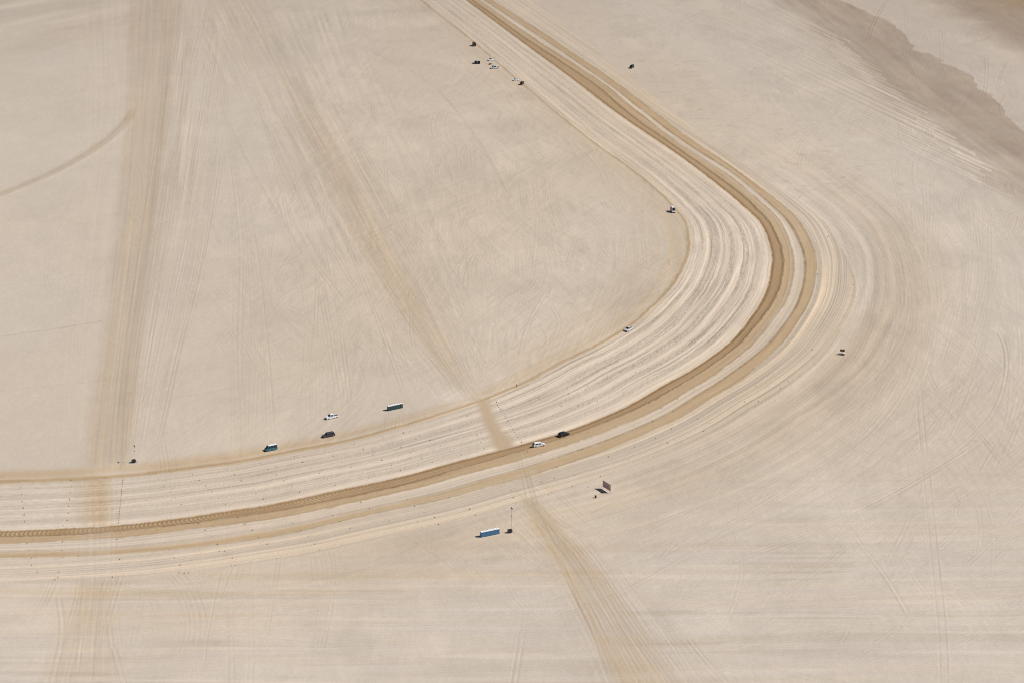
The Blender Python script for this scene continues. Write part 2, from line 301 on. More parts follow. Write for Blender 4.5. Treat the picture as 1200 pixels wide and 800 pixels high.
# ---- ragged damp ground far right
def inpoly(P, warp, sc, seed):
    G = gnd(P); wx = X+warp*fbm(X/sc, Y/(sc*1.6), seed, 4, .6); wy = Y+warp*2*fbm(X/sc, Y/(sc*1.6), seed+9, 4, .6)
    ins = np.zeros(X.shape, bool)
    for a, b in zip(G, np.roll(G, -1, 0)):
        if abs(a[1]-b[1]) < 1e-6: continue
        c = ((a[1] > wy) != (b[1] > wy)) & (wx < (b[0]-a[0])*(wy-a[1])/(b[1]-a[1])+a[0]); ins ^= c
    return ins.astype(np.float32)
dg = np.array([(900, -60), (965, -30), (985, 0), (1013, 10), (1040, 25), (1060, 40), (1070, 58), (1090, 65), (1105, 73), (1125, 82), (1145, 90), (1153, 105), (1165, 118), (1175, 135), (1190, 150), (1205, 160), (1290, 205), (1380, 250), (1380, 420), (1200, 290), (1000, 120), (900, 20)], float)
P0 = inpoly(dg, 9, 26, 151)
lo = gnd(smooth([(860, -60), (925, 0), (985, 50), (1050, 108), (1120, 162), (1200, 222), (1380, 340)], 6))
Ds, Ss = field(lo)                                         # positive = below/right of the shoreline
fade = sst(34, -30, Ds+16*fbm(X/40, Y/70, 155, 3)+10*vnoise(Ds/3.5, Ss/70, 154))
dmp = P0*fade
damp_grey += dmp*(.66+.26*fbm(Ss/80, Ds/14, 157, 4, .6)+.12*fbm(X/25, Y/40, 150, 3)+.10*vnoise(Ds/5, Ss/160, 152)); brown += .16*dmp*(1+.5*fbm(X/40, Y/30, 153, 3))
damp_grey += .24*sst(70, -20, Ds+10*fbm(X/50, Y/80, 156, 2))*sst(120, 230, X)*(1-dmp)
tone += .05*dmp*vnoise(Ds/4, Ss/120, 158)
upr = sst(-20, 60, gnd([(0, 60)])[0, 1]*0+Y-gp(1150, 70)[1])*sst(gp(1050, 0)[0], gp(1150, 0)[0], X+.15*(Y-1900))*(1-P0)
brown += .20*upr; damp_grey += .75*upr*sst(-.6, .4, fbm(X/70, Y/40, 159, 3)+sst(gp(1090, 0)[0], gp(1200, 0)[0], X))
crn = sst(gp(1120, 0)[0], gp(1215, 0)[0], X)*sst(gp(600, 24)[1], gp(600, -8)[1], Y); brown += .55*crn; damp_grey += .5*crn
pl = bump(Ds+10*fbm(X/30, Y/50, 161, 3), 24, 16)*sst(250, 330, X)*sst(1500, 1650, Y); tone += .06*pl
# soft dark blotch right of the straight and far left streaks
tl = sst(gp(0, 95)[1], gp(0, 20)[1], Y)*sst(gp(200, 30)[0], gp(60, 30)[0], X)
ll = (Y-X*1.35*1.0)
tone += tl*(.12*fbm(ll/34, X/60, 163, 3)-.05*sst(-.2, .5, fbm(ll/60, X/120, 165, 2))); brown += .12*tl*sst(-.1, .5, fbm(ll/50, X/120, 165, 2))
tone += .035*sst(80, 40, D-B5)*outside*sst(.1, .5, fbm(X/14, Y/22, 167, 3))*sst(640, 760, S)*-1

# ---- individual wheel marks, drawn as ruts on the ground
trk = np.zeros_like(tone); berm_lit = np.zeros_like(tone)  # wheel marks, and the berm flanks painted lighter beside them
def rut(G, wm, a, buf=trk):
    r, c = grid_rc(G)
    for i in range(len(G)-1):
        r0, r1, c0, c1 = r[i], r[i+1], c[i], c[i+1]
        if max(r0, r1) < 2 or min(r0, r1) > NR-3 or max(c0, c1) < 2 or min(c0, c1) > NC-3: continue
        li = math.hypot(r1-r0, c1-c0); lm = math.hypot(*(G[i+1]-G[i]))
        if li < .05: continue
        rr = int(min(max((r0+r1)/2, 0), NR-1))
        wi = wm*lm/(MX[rr]*MY[rr]*li); we = max(wi, .62); aa = a[i]*min(1, wi/we)
        pad = 3*we+1
        ra, rb = int(max(min(r0, r1)-pad, 0)), int(min(max(r0, r1)+pad+2, NR)); ca, cb = int(max(min(c0, c1)-pad, 0)), int(min(max(c0, c1)+pad+2, NC))
        if ra >= rb or ca >= cb: continue
        rv = np.arange(ra, rb)[:, None]-r0; cv = np.arange(ca, cb)[None, :]-c0
        er, ec = (r1-r0)/li, (c1-c0)/li; t = np.clip(rv*er+cv*ec, 0, li)
        d2 = (rv-t*er)**2+(cv-t*ec)**2
        k = (aa*np.exp(-d2/(we*we))).astype(np.float32); wdw = buf[ra:rb, ca:cb]
        np.maximum(wdw, k, out=wdw)
def fine(G, step=7.0):
    L = np.concatenate([[0], np.cumsum(np.hypot(*np.diff(G, axis=0).T))]); n = max(int(L[-1]/step), 3)
    q = np.linspace(0, L[-1], n); return np.stack([np.interp(q, L, G[:, 0]), np.interp(q, L, G[:, 1])], 1)
def offs(G, o):
    t = np.gradient(G, axis=0); t /= np.maximum(np.hypot(*t.T), 1e-6)[:, None]; return G+np.stack([-t[:, 1], t[:, 0]], 1)*o
def fadev(n, a, seed=None):
    x = np.linspace(0, 1, n); g = np.random.default_rng(int(rng.integers(1e9)))
    v = np.interp(x, np.linspace(0, 1, max(n//9, 4)), g.uniform(.45, 1.1, max(n//9, 4)))
    return a*v*np.minimum(1, np.minimum(x, 1-x)*9+.05)
def track(P, a=.1, w=.45, gauge=1.7, px=True):
    G = fine(gnd(smooth(P, 8)) if px else np.asarray(P, float))
    f = fadev(len(G), a)
    for o in ((gauge/2, -gauge/2) if gauge else (0,)):
        rut(offs(G, o), w, f); rut(offs(G, o+w*1.3*(1 if rng.random() < .5 else -1)), w, f*.8, berm_lit)
def bundle(A, B, n, a=.08, w=.45, drift=.15, gauge=1.7, part=1.0):
    GA = fine(gnd(smooth(A, 8)), 5); GB = fine(gnd(smooth(B, 8)), 5); m = 60
    GA = GA[np.linspace(0, len(GA)-1, m).astype(int)]; GB = GB[np.linspace(0, len(GB)-1, m).astype(int)]
    for _ in range(n):
        t0 = rng.random(); t1 = np.clip(t0+rng.normal(0, drift), -.1, 1.1); x = np.linspace(0, 1, m)
        t = (t0+(t1-t0)*x+.02*np.sin(x*rng.uniform(3, 9)+rng.uniform(0, 6)))[:, None]
        G = GA*(1-t)+GB*t
        if part < 1:
            i0 = int(rng.uniform(0, 1-part*.6)*m); i1 = min(m, i0+int(m*rng.uniform(part*.6, part))+4); G = G[i0:i1]
        track(G, a*rng.uniform(.5, 1.2), w, gauge if rng.random() < .8 else 0, px=False)
def wander(n, x0, x1, y0, y1, a, L=(60, 220), curv=.006, dirs=None, w=.45):
    for _ in range(n):
        p = np.array(gp(rng.uniform(x0, x1), rng.uniform(y0, y1))); th = (lambda q: math.atan2(math.sin(q), .33*math.cos(q)))(rng.uniform(0, 2*math.pi)) if dirs is None else R(dirs[int(rng.integers(len(dirs)))])+rng.normal(0, .09)
        l = rng.uniform(*L); k = rng.normal(0, curv); q = [p]
        for i in range(int(l/6)):
            th += k*6+rng.normal(0, .012); k += rng.normal(0, curv*.06); p = p+6*np.array((math.cos(th), math.sin(th))); q.append(p)
        if len(q) > 4: track(np.array(q), a*rng.uniform(.4, 1.2), w, 1.7 if rng.random() < .8 else 0, px=False)
def groups(n, x0, x1, y0, y1, a, L=(30, 120), dirs=None, w=.45):
    for _ in range(n):
        p = np.array(gp(rng.uniform(x0, x1), rng.uniform(y0, y1))); th = R(dirs[int(rng.integers(len(dirs)))]) if dirs else rng.uniform(0, math.pi)
        th += rng.normal(0, .12); l = rng.uniform(*L); k = rng.normal(0, .003); q = [p]
        for i in range(int(l/6)): th += k*6; p = p+6*np.array((math.cos(th), math.sin(th))); q.append(p)
        G = np.array(q)
        if len(G) < 5: continue
        for j in range(int(rng.integers(3, 8))):
            i0 = int(rng.integers(0, max(1, len(G)//3))); track(offs(G, j*rng.uniform(2.0, 4.2))[i0:], a*rng.uniform(.5, 1.2), w, 1.7 if rng.random() < .5 else 0, px=False)
# named marks seen in the photograph
for P, a, ww, gg in [
    ([(-30, 238), (0, 228), (60, 203), (100, 181), (130, 160), (148, 141), (156, 130)], .12, 2.0, 3.0), ([(0, 224), (60, 199), (105, 172), (148, 140)], .10, .6, 1.7),
    ([(-30, 398), (0, 394), (60, 386), (118, 376)], .13, .7, 1.6), ([(170, 362), (240, 352), (320, 343), (400, 327)], .07, .6, 1.7),
    ([(333, 265), (365, 305), (400, 350)], .10, .5, 1.7), ([(232, 60), (258, 125), (300, 210), (340, 275), (380, 330)], .09, .5, 1.7),
    ([(240, 90), (235, 170), (225, 260), (215, 330)], .06, .5, 1.7), ([(262, 130), (275, 220), (282, 300), (280, 420), (286, 520)], .08, .6, 2.2), ([(256, 140), (230, 230), (205, 320), (186, 420)], .08, .5, 1.7),
    ([(378, 0), (378, 120), (385, 200), (372, 330), (368, 450)], .07, .45, 1.7), ([(400, 45), (450, 68), (500, 95), (530, 125), (560, 165), (585, 210), (600, 250)], .09, .55, 1.7),
    ([(436, 110), (438, 150), (450, 185), (470, 215)], .08, .45, 1.7), ([(597, 100), (600, 150), (608, 200), (616, 280)], .06, .4, 1.7),
    ([(1083, 533), (1090, 600), (1098, 680), (1104, 740), (1107, 810)], .10, .45, 2.6), ([(790, 682), (880, 650), (950, 625), (1010, 598), (1070, 566), (1125, 533), (1150, 515)], .12, .6, 1.9),
    ([(985, 605), (1010, 640), (1040, 680), (1068, 728)], .10, .45, 1.7), ([(1030, 620), (1055, 655), (1090, 702)], .10, .45, 1.7), ([(796, 735), (825, 772), (856, 806)], .12, .5, 1.8),
    ([(842, 640), (856, 662), (872, 690)], .08, .4, 1.7), ([(914, 640), (925, 660), (937, 685)], .08, .4, 1.7), ([(965, 568), (985, 595), (1000, 630)], .07, .4, 1.7), ([(997, 728), (990, 745), (985, 752)], .08, .5, 1.7),
    ([(1165, 380), (1178, 410), (1177, 445), (1165, 480), (1140, 510), (1110, 535)], .13, .5, 1.7), ([(1080, 150), (1120, 250), (1170, 340), (1185, 420), (1160, 500)], .05, .5, 1.7),
    ([(1075, 440), (1078, 480), (1083, 533)], .11, .5, 2.4), ([(1085, 430), (1100, 460), (1140, 500), (1180, 550)], .10, .5, 1.7), ([(1150, 340), (1180, 362), (1210, 380)], .10, .5, 1.7),
    ([(748, 309), (752, 302), (768, 299), (782, 303), (783, 312), (770, 318), (755, 315), (748, 309)], .13, .5, 0), ([(698, 285), (702, 281), (720, 280), (748, 281)], .13, .6, 0),
    ([(560, 400), (570, 413), (595, 420), (620, 417), (632, 410), (640, 398), (632, 380)], .10, .45, 0), ([(400, 355), (440, 405), (480, 435), (515, 455)], .09, .45, 1.7), ([(437, 400), (436, 415), (430, 425)], .09, .45, 1.7), ([(600, 402), (604, 370), (612, 350)], .09, .5, 1.7),
    ([(618, 700), (610, 750), (602, 800)], .10, .45, 1.9), ([(292, 690), (294, 760), (292, 810)], .06, .5, 1.7), ([(268, 660), (270, 740), (271, 800)], .05, .5, 1.7), ([(124, 678), (150, 690), (190, 693), (240, 688)], .10, .7, 1.8),
    ([(130, 745), (138, 780), (146, 806)], .12, .5, 1.8), ([(66, 690), (72, 740), (60, 800)], .08, .5, 1.8), ([(632, 590), (670, 620), (720, 625), (790, 605), (860, 570)], .13, .7, 1.8), ([(640, 600), (700, 630), (780, 620), (850, 590)], .09, .6, 1.8), ([(645, 640), (720, 628), (800, 600), (900, 540)], .10, .6, 1.8),
    ([(720, 720), (745, 712), (775, 712), (783, 703)], .10, .5, 1.7), ([(700, 640), (712, 646), (714, 636), (708, 625)], .09, .45, 0), ([(545, 645), (552, 655), (572, 658), (590, 650)], .10, .5, 1.7),
    ([(1015, 50), (1025, 25), (1040, 0)], .14, .6, 2.2), ([(1058, 60), (1070, 90), (1080, 118)], .13, .6, 2.2), ([(1100, 30), (1103, 60), (1102, 85)], .10, .6, 2.2), ([(1155, 60), (1156, 90), (1152, 115)], .10, .6, 2.2), ([(1180, 70), (1172, 90), (1168, 105)], .10, .6, 2.2), ([(1060, 0), (1062, 40), (1064, 70)], .07, .6, 2.2), ([(1120, 57), (1140, 50), (1160, 44)], .12, .8, 2.2)]:
    track(P, a, ww, gg)
sweep_in = [(892, 225), (945, 258), (985, 295), (1005, 345), (985, 400), (940, 455), (870, 500), (790, 540), (690, 585)]
sweep_out = [(960, 170), (1050, 250), (1090, 330), (1080, 420), (1030, 500), (950, 560), (850, 620), (720, 690), (560, 740)]
bundle(sweep_in, [(910, 200), (975, 245), (1020, 300), (1040, 350), (1020, 420), (965, 480), (890, 530), (800, 575), (690, 625)], 42, .12, .45, .35, part=.85)
bundle(sweep_in, sweep_out, 80, .095, .45, .4, part=.7)
bundle([(1040, 170), (1060, 260), (1075, 340), (1070, 420), (1050, 520)], [(1150, 170), (1190, 260), (1210, 340), (1200, 450), (1150, 560)], 34, .075, .45, .6, part=.6)
bundle([(198, -20), (186, 150), (168, 300), (150, 440), (140, 540)], [(300, -20), (262, 150), (236, 300), (205, 420), (178, 540)], 40, .085, .45, .25, part=.8)
bundle([(230, 0), (252, 120), (285, 300), (290, 520)], [(300, 0), (400, 190), (470, 320), (540, 455)], 38, .075, .45, .18, part=.7)
bundle([(255, 0), (300, 90), (400, 280), (540, 466)], [(330, 0), (380, 90), (480, 280), (560, 462)], 40, .085, .5, .15, part=.6)
bundle([(360, 120), (430, 260), (500, 360), (552, 455)], [(640, 150), (640, 260), (610, 370), (562, 455)], 34, .07, .4, .3, part=.6)
bundle([(270, 250), (268, 400), (272, 540)], [(330, 250), (310, 400), (300, 540)], 8, .06, .45, .1)
bundle([(614, 585), (650, 660), (705, 800)], [(660, 585), (730, 660), (850, 800)], 26, .09, .45, .12, part=.8)
bundle([(86, 560), (88, 690), (52, 810)], [(132, 560), (131, 690), (140, 810)], 16, .075, .45, .2, part=.8)
bundle([(604, 520), (612, 560), (620, 590)], [(616, 520), (630, 560), (638, 590)], 8, .13, .4, .1)
bundle([(690, 600), (800, 560), (930, 490), (1010, 420)], [(640, 760), (900, 690), (1100, 600), (1200, 500)], 50, .07, .45, .4, part=.5)
wander(70, 420, 760, 110, 440, .085, (40, 170), .008)
wander(26, 200, 520, 180, 470, .05, (60, 200), .003)
wander(46, 820, 1200, 330, 620, .075, (60, 220), .006)
wander(40, 640, 1200, 600, 800, .065, (40, 200), .003, (10, 20, 60, 120, 125, 5, 170))
wander(30, 860, 1200, 120, 330, .06, (60, 200), .004, (110, 120, 100, 60))
wander(16, 0, 600, 690, 800, .05, (60, 200), .001, (0, 4, 90, 178))
wander(22, 480, 800, 30, 250, .05, (80, 300), .001, (118, 122, 100))
groups(60, 410, 770, 100, 440, .085, (30, 130), (95, 85, 70, 55, 45, 110, 120, 100))
groups(24, 180, 420, 150, 500, .06, (60, 200), (88, 92, 80, 100))
groups(45, 900, 1210, 150, 560, .085, (40, 140), (100, 115, 85, 60, 45, 130, 75))
groups(50, 700, 1210, 520, 800, .075, (40, 160), (20, 28, 12, 55, 120, 130, 3))
wander(60, 640, 1210, 560, 800, .085, (30, 140), .003, (20, 28, 12, 62, 70, 118, 112, 5), .38)
wander(40, 20, 640, 690, 800, .07, (40, 160), .001, (0, 3, 177, 88, 92, 8), .38)
groups(30, 0, 660, 680, 810, .06, (60, 220), (0, 3, 177, 90, 88))
groups(16, 560, 900, 560, 700, .08, (30, 90), (15, 35, 50, 120))
keep = 1-.75*road*(1-rng_y(530, 583, 3)*sst(gp(596, 560)[0], gp(604, 560)[0], X)*sst(gp(646, 560)[0], gp(640, 560)[0], X))
trk *= keep; berm_lit *= keep
cv, _ = field(gnd(smooth([(-60, 246), (0, 228), (60, 203), (100, 181), (130, 160), (148, 141), (156, 130)], 6)))
cw = bump(cv, 0, 3.2)*sst(gp(158, 135)[0], gp(138, 150)[0], X)*sst(gp(0, 60)[1], gp(0, 130)[1], Y); tanm += .24*cw; brown += .03*cw; tone -= .02*cw
tone -= 1.5*trk*(.75+.25*fbm(X/6, Y/9, 171, 2)); tone += .6*berm_lit; tanm += .7*trk; hgt += .45*berm_lit-.5*trk  # wheel-mark tone includes painted rut shade and sunlit berm flanks, besides real relief
# pale parallel scrapes at the edge of the damp ground
lite = np.zeros_like(tone)
for i in range(34):
    y0 = 4+92*i/33+rng.uniform(-.8, .8); xs = 805+(y0-12)*1.3+rng.uniform(-25, 70); x1 = 1000+(y0-12)*2.05+rng.uniform(-35, 30); sl = .47+.006*rng.normal()
    gq = gnd([(xs, y0+sl*(xs-900)), (x1, y0+sl*(x1-900))]); rut(gq[0]+(gq[1]-gq[0])*np.linspace(0, 1, 60)[:, None], .7, np.linspace(.3, 1, 60)*rng.uniform(.45, 1.1), lite)
    rut(gq[0]+(gq[1]-gq[0])*np.linspace(0, 1, 60)[:, None]+np.array([2.2, 2.5]), .7, np.linspace(.3, .9, 60)*rng.uniform(.3, 1), trk)
sc = rng.uniform(0, 1, 14)
for f in sc:
    x0 = 960+170*f; y0 = 52+135*f+rng.uniform(-4, 4); x1 = x0+rng.uniform(20, 50); y1 = y0+(x1-x0)*.47
    rut(fine(gnd([(x0, y0), (x1, y1)]), 10), 1.0, np.full(200, rng.uniform(.6, 1.1)), lite)
lim = inpoly([(760, -30), (900, -40), (1010, 55), (1090, 125), (1170, 200), (1150, 225), (1000, 150), (850, 75)], 6, 30, 177)
tone += .19*lite*(.5+.5*lim)-.10*(trk*lim); damp_grey *= 1-.5*np.clip(lite, 0, 1); tone -= .03*lim*(1-lite); hgt += .06*lite

# fine grit, in scale with the mesh
tone += .02*fbm(X/.9, Y/1.9, 183, 2)+.018*rng.standard_normal(tone.shape).astype(np.float32)
hgt += .02*fbm(X/3, Y/5, 181, 2)
hgt[:3] = hgt[-3:] = -.9; hgt[:, :3] = -.9; hgt[:, -3:] = -.9
def ground_z(x, y):
    r, c = grid_rc([(x, y)]); r = int(min(max(r[0], 0), NR-1)); c = int(min(max(c[0], 0), NC-1)); return float(hgt[r, c])

def mat_ground():
    m = bpy.data.materials.new('playa_soil'); m.use_nodes = True; n = m.node_tree.nodes; l = m.node_tree.links
    bs = n['Principled BSDF']; bs.inputs['Roughness'].default_value = .95; bs.inputs['Specular IOR Level'].default_value = .1
    def att(k):
        a = n.new('ShaderNodeAttribute'); a.attribute_name = k; return a.outputs['Fac']
    def mix(fac, a, b, typ='MIX'):
        x = n.new('ShaderNodeMix'); x.data_type = 'RGBA'; x.blend_type = typ; x.clamp_factor = True
        if hasattr(fac, 'node'): l.new(fac, x.inputs[0])
        else: x.inputs[0].default_value = fac
        for i, v in ((6, a), (7, b)):
            if hasattr(v, 'node'): l.new(v, x.inputs[i])
            else: x.inputs[i].default_value = (*v, 1)
        return x.outputs[2]
    tc = n.new('ShaderNodeTexCoord')
    def noise(sc, det, stretch=(1, 1, 1)):
        mp = n.new('ShaderNodeMapping'); mp.inputs['Scale'].default_value = stretch; l.new(tc.outputs['Object'], mp.inputs[0])
        t = n.new('ShaderNodeTexNoise'); t.inputs['Scale'].default_value = sc; t.inputs['Detail'].default_value = det; l.new(mp.outputs[0], t.inputs[0]); return t.outputs[0]
    SOIL = dict(a=(.515, .449, .384), b=(.505, .436, .364), tan=(.445, .325, .200), brown=(.300, .190, .099), damp_grey=(.305, .245, .196))
    c = mix(noise(.006, 3), SOIL['a'], SOIL['b'])
    c = mix(att('tan'), c, SOIL['tan']); c = mix(att('damp_grey'), c, SOIL['damp_grey']); c = mix(att('brown'), c, SOIL['brown'])
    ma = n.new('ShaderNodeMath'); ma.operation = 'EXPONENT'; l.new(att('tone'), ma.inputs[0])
    g = n.new('ShaderNodeMapRange'); g.inputs['From Min'].default_value = .25; g.inputs['From Max'].default_value = .75; g.inputs['To Min'].default_value = .955; g.inputs['To Max'].default_value = 1.045
    l.new(noise(1.1, 3), g.inputs[0])
    mu = n.new('ShaderNodeMath'); mu.operation = 'MULTIPLY'; l.new(ma.outputs[0], mu.inputs[0]); l.new(g.outputs[0], mu.inputs[1])
    vm = n.new('ShaderNodeVectorMath'); vm.operation = 'SCALE'; l.new(c, vm.inputs[0]); l.new(mu.outputs[0], vm.inputs['Scale'])
    l.new(vm.outputs[0], bs.inputs['Base Color'])
    bp = n.new('ShaderNodeBump'); bp.inputs['Strength'].default_value = .35; bp.inputs['Distance'].default_value = .12; l.new(noise(.7, 4), bp.inputs['Height']); l.new(bp.outputs[0], bs.inputs['Normal'])
    return m
GM = mat_ground()
def grid_mesh(name):
    me = bpy.data.meshes.new(name); nv = NR*NC; me.vertices.add(nv)
    co = np.empty((nv, 3), np.float32); co[:, 0] = X.ravel(); co[:, 1] = Y.ravel(); co[:, 2] = hgt.ravel(); me.vertices.foreach_set('co', co.ravel())
    ii = np.arange(nv, dtype=np.int32).reshape(NR, NC)
    q = np.stack([ii[1:, :-1], ii[1:, 1:], ii[:-1, 1:], ii[:-1, :-1]], -1).reshape(-1); nf = len(q)//4
    me.loops.add(len(q)); me.loops.foreach_set('vertex_index', q); me.polygons.add(nf)
    me.polygons.foreach_set('loop_start', np.arange(0, len(q), 4, dtype=np.int32))
    me.update(calc_edges=True); me.polygons.foreach_set('use_smooth', np.ones(nf, bool))
    for k, A in (('tone', tone), ('tan', tanm), ('brown', brown), ('damp_grey', damp_grey)):
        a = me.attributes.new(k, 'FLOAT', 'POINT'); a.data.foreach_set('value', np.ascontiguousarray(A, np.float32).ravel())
    me.materials.append(GM); return me
g = bpy.data.objects.new('playa', grid_mesh('playa')); col.objects.link(g); g['kind'] = 'structure'
g['label'] = 'pale dusty lakebed scored by the curved haul road and wheel tracks'
bm = bmesh.new(); s = 60000
bm.faces.new([bm.verts.new(p) for p in ((-s, -s, -.7), (s, -s, -.7), (s, s, -.7), (-s, s, -.7))])
me = bpy.data.meshes.new('desert'); bm.to_mesh(me); me.materials.append(GM)
g2 = bpy.data.objects.new('desert', me); col.objects.link(g2); g2['kind'] = 'structure'; g2['label'] = 'flat bare desert stretching to the horizon around the lakebed'

# ------------------------------------------------------------------ materials for things
def mat(name, c, rough=.5, metal=0.0, spec=.5, var=.06):
    m = bpy.data.materials.new(name); m.use_nodes = True; n = m.node_tree.nodes; l = m.node_tree.links; b = n['Principled BSDF']
    t = n.new('ShaderNodeTexNoise'); t.inputs['Scale'].default_value = 2.5; t.inputs['Detail'].default_value = 4
    tc = n.new('ShaderNodeTexCoord'); l.new(tc.outputs['Object'], t.inputs[0])
    x = n.new('ShaderNodeMix'); x.data_type = 'RGBA'; l.new(t.outputs[0], x.inputs[0])
    x.inputs[6].default_value = (*[v*(1-var) for v in c], 1); x.inputs[7].default_value = (*[min(1, v*(1+var)+.01*var) for v in c], 1)
    l.new(x.outputs[2], b.inputs['Base Color']); b.inputs['Roughness'].default_value = rough; b.inputs['Metallic'].default_value = metal
    b.inputs['Specular IOR Level'].default_value = spec; return m
M = dict(white=mat('white_paint', (.74, .75, .76), .4), silver=mat('dusty_silver_paint', (.55, .57, .58), .4), black=mat('black_paint', (.012, .011, .014), .35), charcoal=mat('charcoal_paint', (.045, .05, .055), .35),
         teal=mat('teal_paint', (.035, .16, .22), .4), glass=mat('tinted_glass', (.012, .016, .02), .12), tyre=mat('tyre_rubber', (.02, .02, .02), .85), rim=mat('alloy_rim', (.4, .4, .41), .4, .8),
         lamp=mat('headlamp_lens', (.7, .7, .68), .2), red=mat('tail_lamp_lens', (.3, .02, .015), .3), trim=mat('dark_trim', (.03, .03, .03), .7), maroon=mat('maroon_paint', (.05, .018, .02), .4), brownp=mat('brown_paint', (.09, .05, .035), .5),
         loo=mat('blue_plastic', (.06, .21, .37), .5), loo_door=mat('blue_door_plastic', (.045, .15, .29), .5), green=mat('dark_green_plastic', (.035, .085, .08), .5), green_door=mat('green_door_plastic', (.02, .055, .06), .5), grey=mat('grey_green_plastic', (.16, .17, .13), .5), roof=mat('white_plastic', (.85, .86, .86), .45),
         steel=mat('galvanised_steel', (.33, .33, .33), .5, .5), dark=mat('dark_steel', (.045, .035, .035), .6, .3), cone=mat('faded_cone_plastic', (.30, .17, .125), .7), base=mat('cone_base_rubber', (.03, .028, .027), .8), collar=mat('cone_collar', (.45, .43, .4), .5),
         board=mat('weathered_pink_board', (.66, .46, .44), .7), board_edge=mat('board_frame_timber', (.24, .13, .12), .7), message=mat('message_panel', (.17, .125, .09), .5), drum=mat('dark_red_drum', (.10, .03, .025), .5), cream=mat('pale_canvas', (.62, .57, .50), .8))

# ------------------------------------------------------------------ mesh helpers
def new_obj(name, bm, m, parent=None, bevel=0, smooth_=False):
    if bevel: bmesh.ops.bevel(bm, geom=[e for e in bm.edges if len(e.link_faces) == 2 and e.calc_face_angle(0) > .5], offset=bevel, segments=2, affect='EDGES', clamp_overlap=True)
    bmesh.ops.recalc_face_normals(bm, faces=bm.faces)
    me = bpy.data.meshes.new(name); bm.to_mesh(me); bm.free(); me.materials.append(m)
    if smooth_: me.polygons.foreach_set('use_smooth', np.ones(len(me.polygons), bool))
    o = bpy.data.objects.new(name, me); col.objects.link(o); o.parent = parent; return o
def box(bm, x0, x1, y0, y1, z0, z1, tx=0, ty=0):
    v = [bm.verts.new(p) for p in ((x0, y0, z0), (x1, y0, z0), (x1, y1, z0), (x0, y1, z0), (x0+tx, y0+ty, z1), (x1-tx, y0+ty, z1), (x1-tx, y1-ty, z1), (x0+tx, y1-ty, z1))]
    for f in ((3, 2, 1, 0), (4, 5, 6, 7), (0, 1, 5, 4), (1, 2, 6, 5), (2, 3, 7, 6), (3, 0, 4, 7)): bm.faces.new([v[i] for i in f])
def prism(bm, prof, y0, y1):                        # side profile (x,z) pushed across y
    a = [bm.verts.new((x, y0, z)) for x, z in prof]; b = [bm.verts.new((x, y1, z)) for x, z in prof]
    bm.faces.new(a); bm.faces.new(b[::-1]); n = len(prof)
    for i in range(n): bm.faces.new([a[i], b[i], b[(i+1) % n], a[(i+1) % n]])
def cyl(bm, p0, p1, r0, r1=None, n=12):
    p0, p1 = Vector(p0), Vector(p1); r1 = r0 if r1 is None else r1
    mtx = Matrix.Translation((p0+p1)/2) @ (p1-p0).to_track_quat('Z', 'Y').to_matrix().to_4x4()
    bmesh.ops.create_cone(bm, cap_ends=True, segments=n, radius1=r0, radius2=r1, depth=(p1-p0).length, matrix=mtx)
def slab(bm, quad, th):                             # four corners pushed out along their normal
    q = [Vector(p) for p in quad]; nn = (q[1]-q[0]).cross(q[3]-q[0]).normalized()*th
    a = [bm.verts.new(p) for p in q]; b = [bm.verts.new(p+nn) for p in q]
    bm.faces.new(a[::-1]); bm.faces.new(b)
    for i in range(4): bm.faces.new([a[i], a[(i+1) % 4], b[(i+1) % 4], b[i]])
def empty(name, loc, rz, label, cat, group=None):
    o = bpy.data.objects.new(name, None); col.objects.link(o); o.empty_display_size = .5
    o.location = loc; o.rotation_euler = (0, 0, rz); o['label'] = label; o['category'] = cat
    if group: o['group'] = group
    return o
def place(px, py): x, y = gp(px, py); return (x, y, ground_z(x, y))
def dup(root, loc, rz, label, group=None, scale=1):
    r = root.copy(); col.objects.link(r); r.location = loc; r.rotation_euler = (0, 0, rz); r['label'] = label; r.scale = (scale,)*3
    if group: r['group'] = group
    for ch in root.children:
        c = ch.copy(); col.objects.link(c); c.parent = r
        for gch in ch.children: e = gch.copy(); col.objects.link(e); e.parent = c
    return r

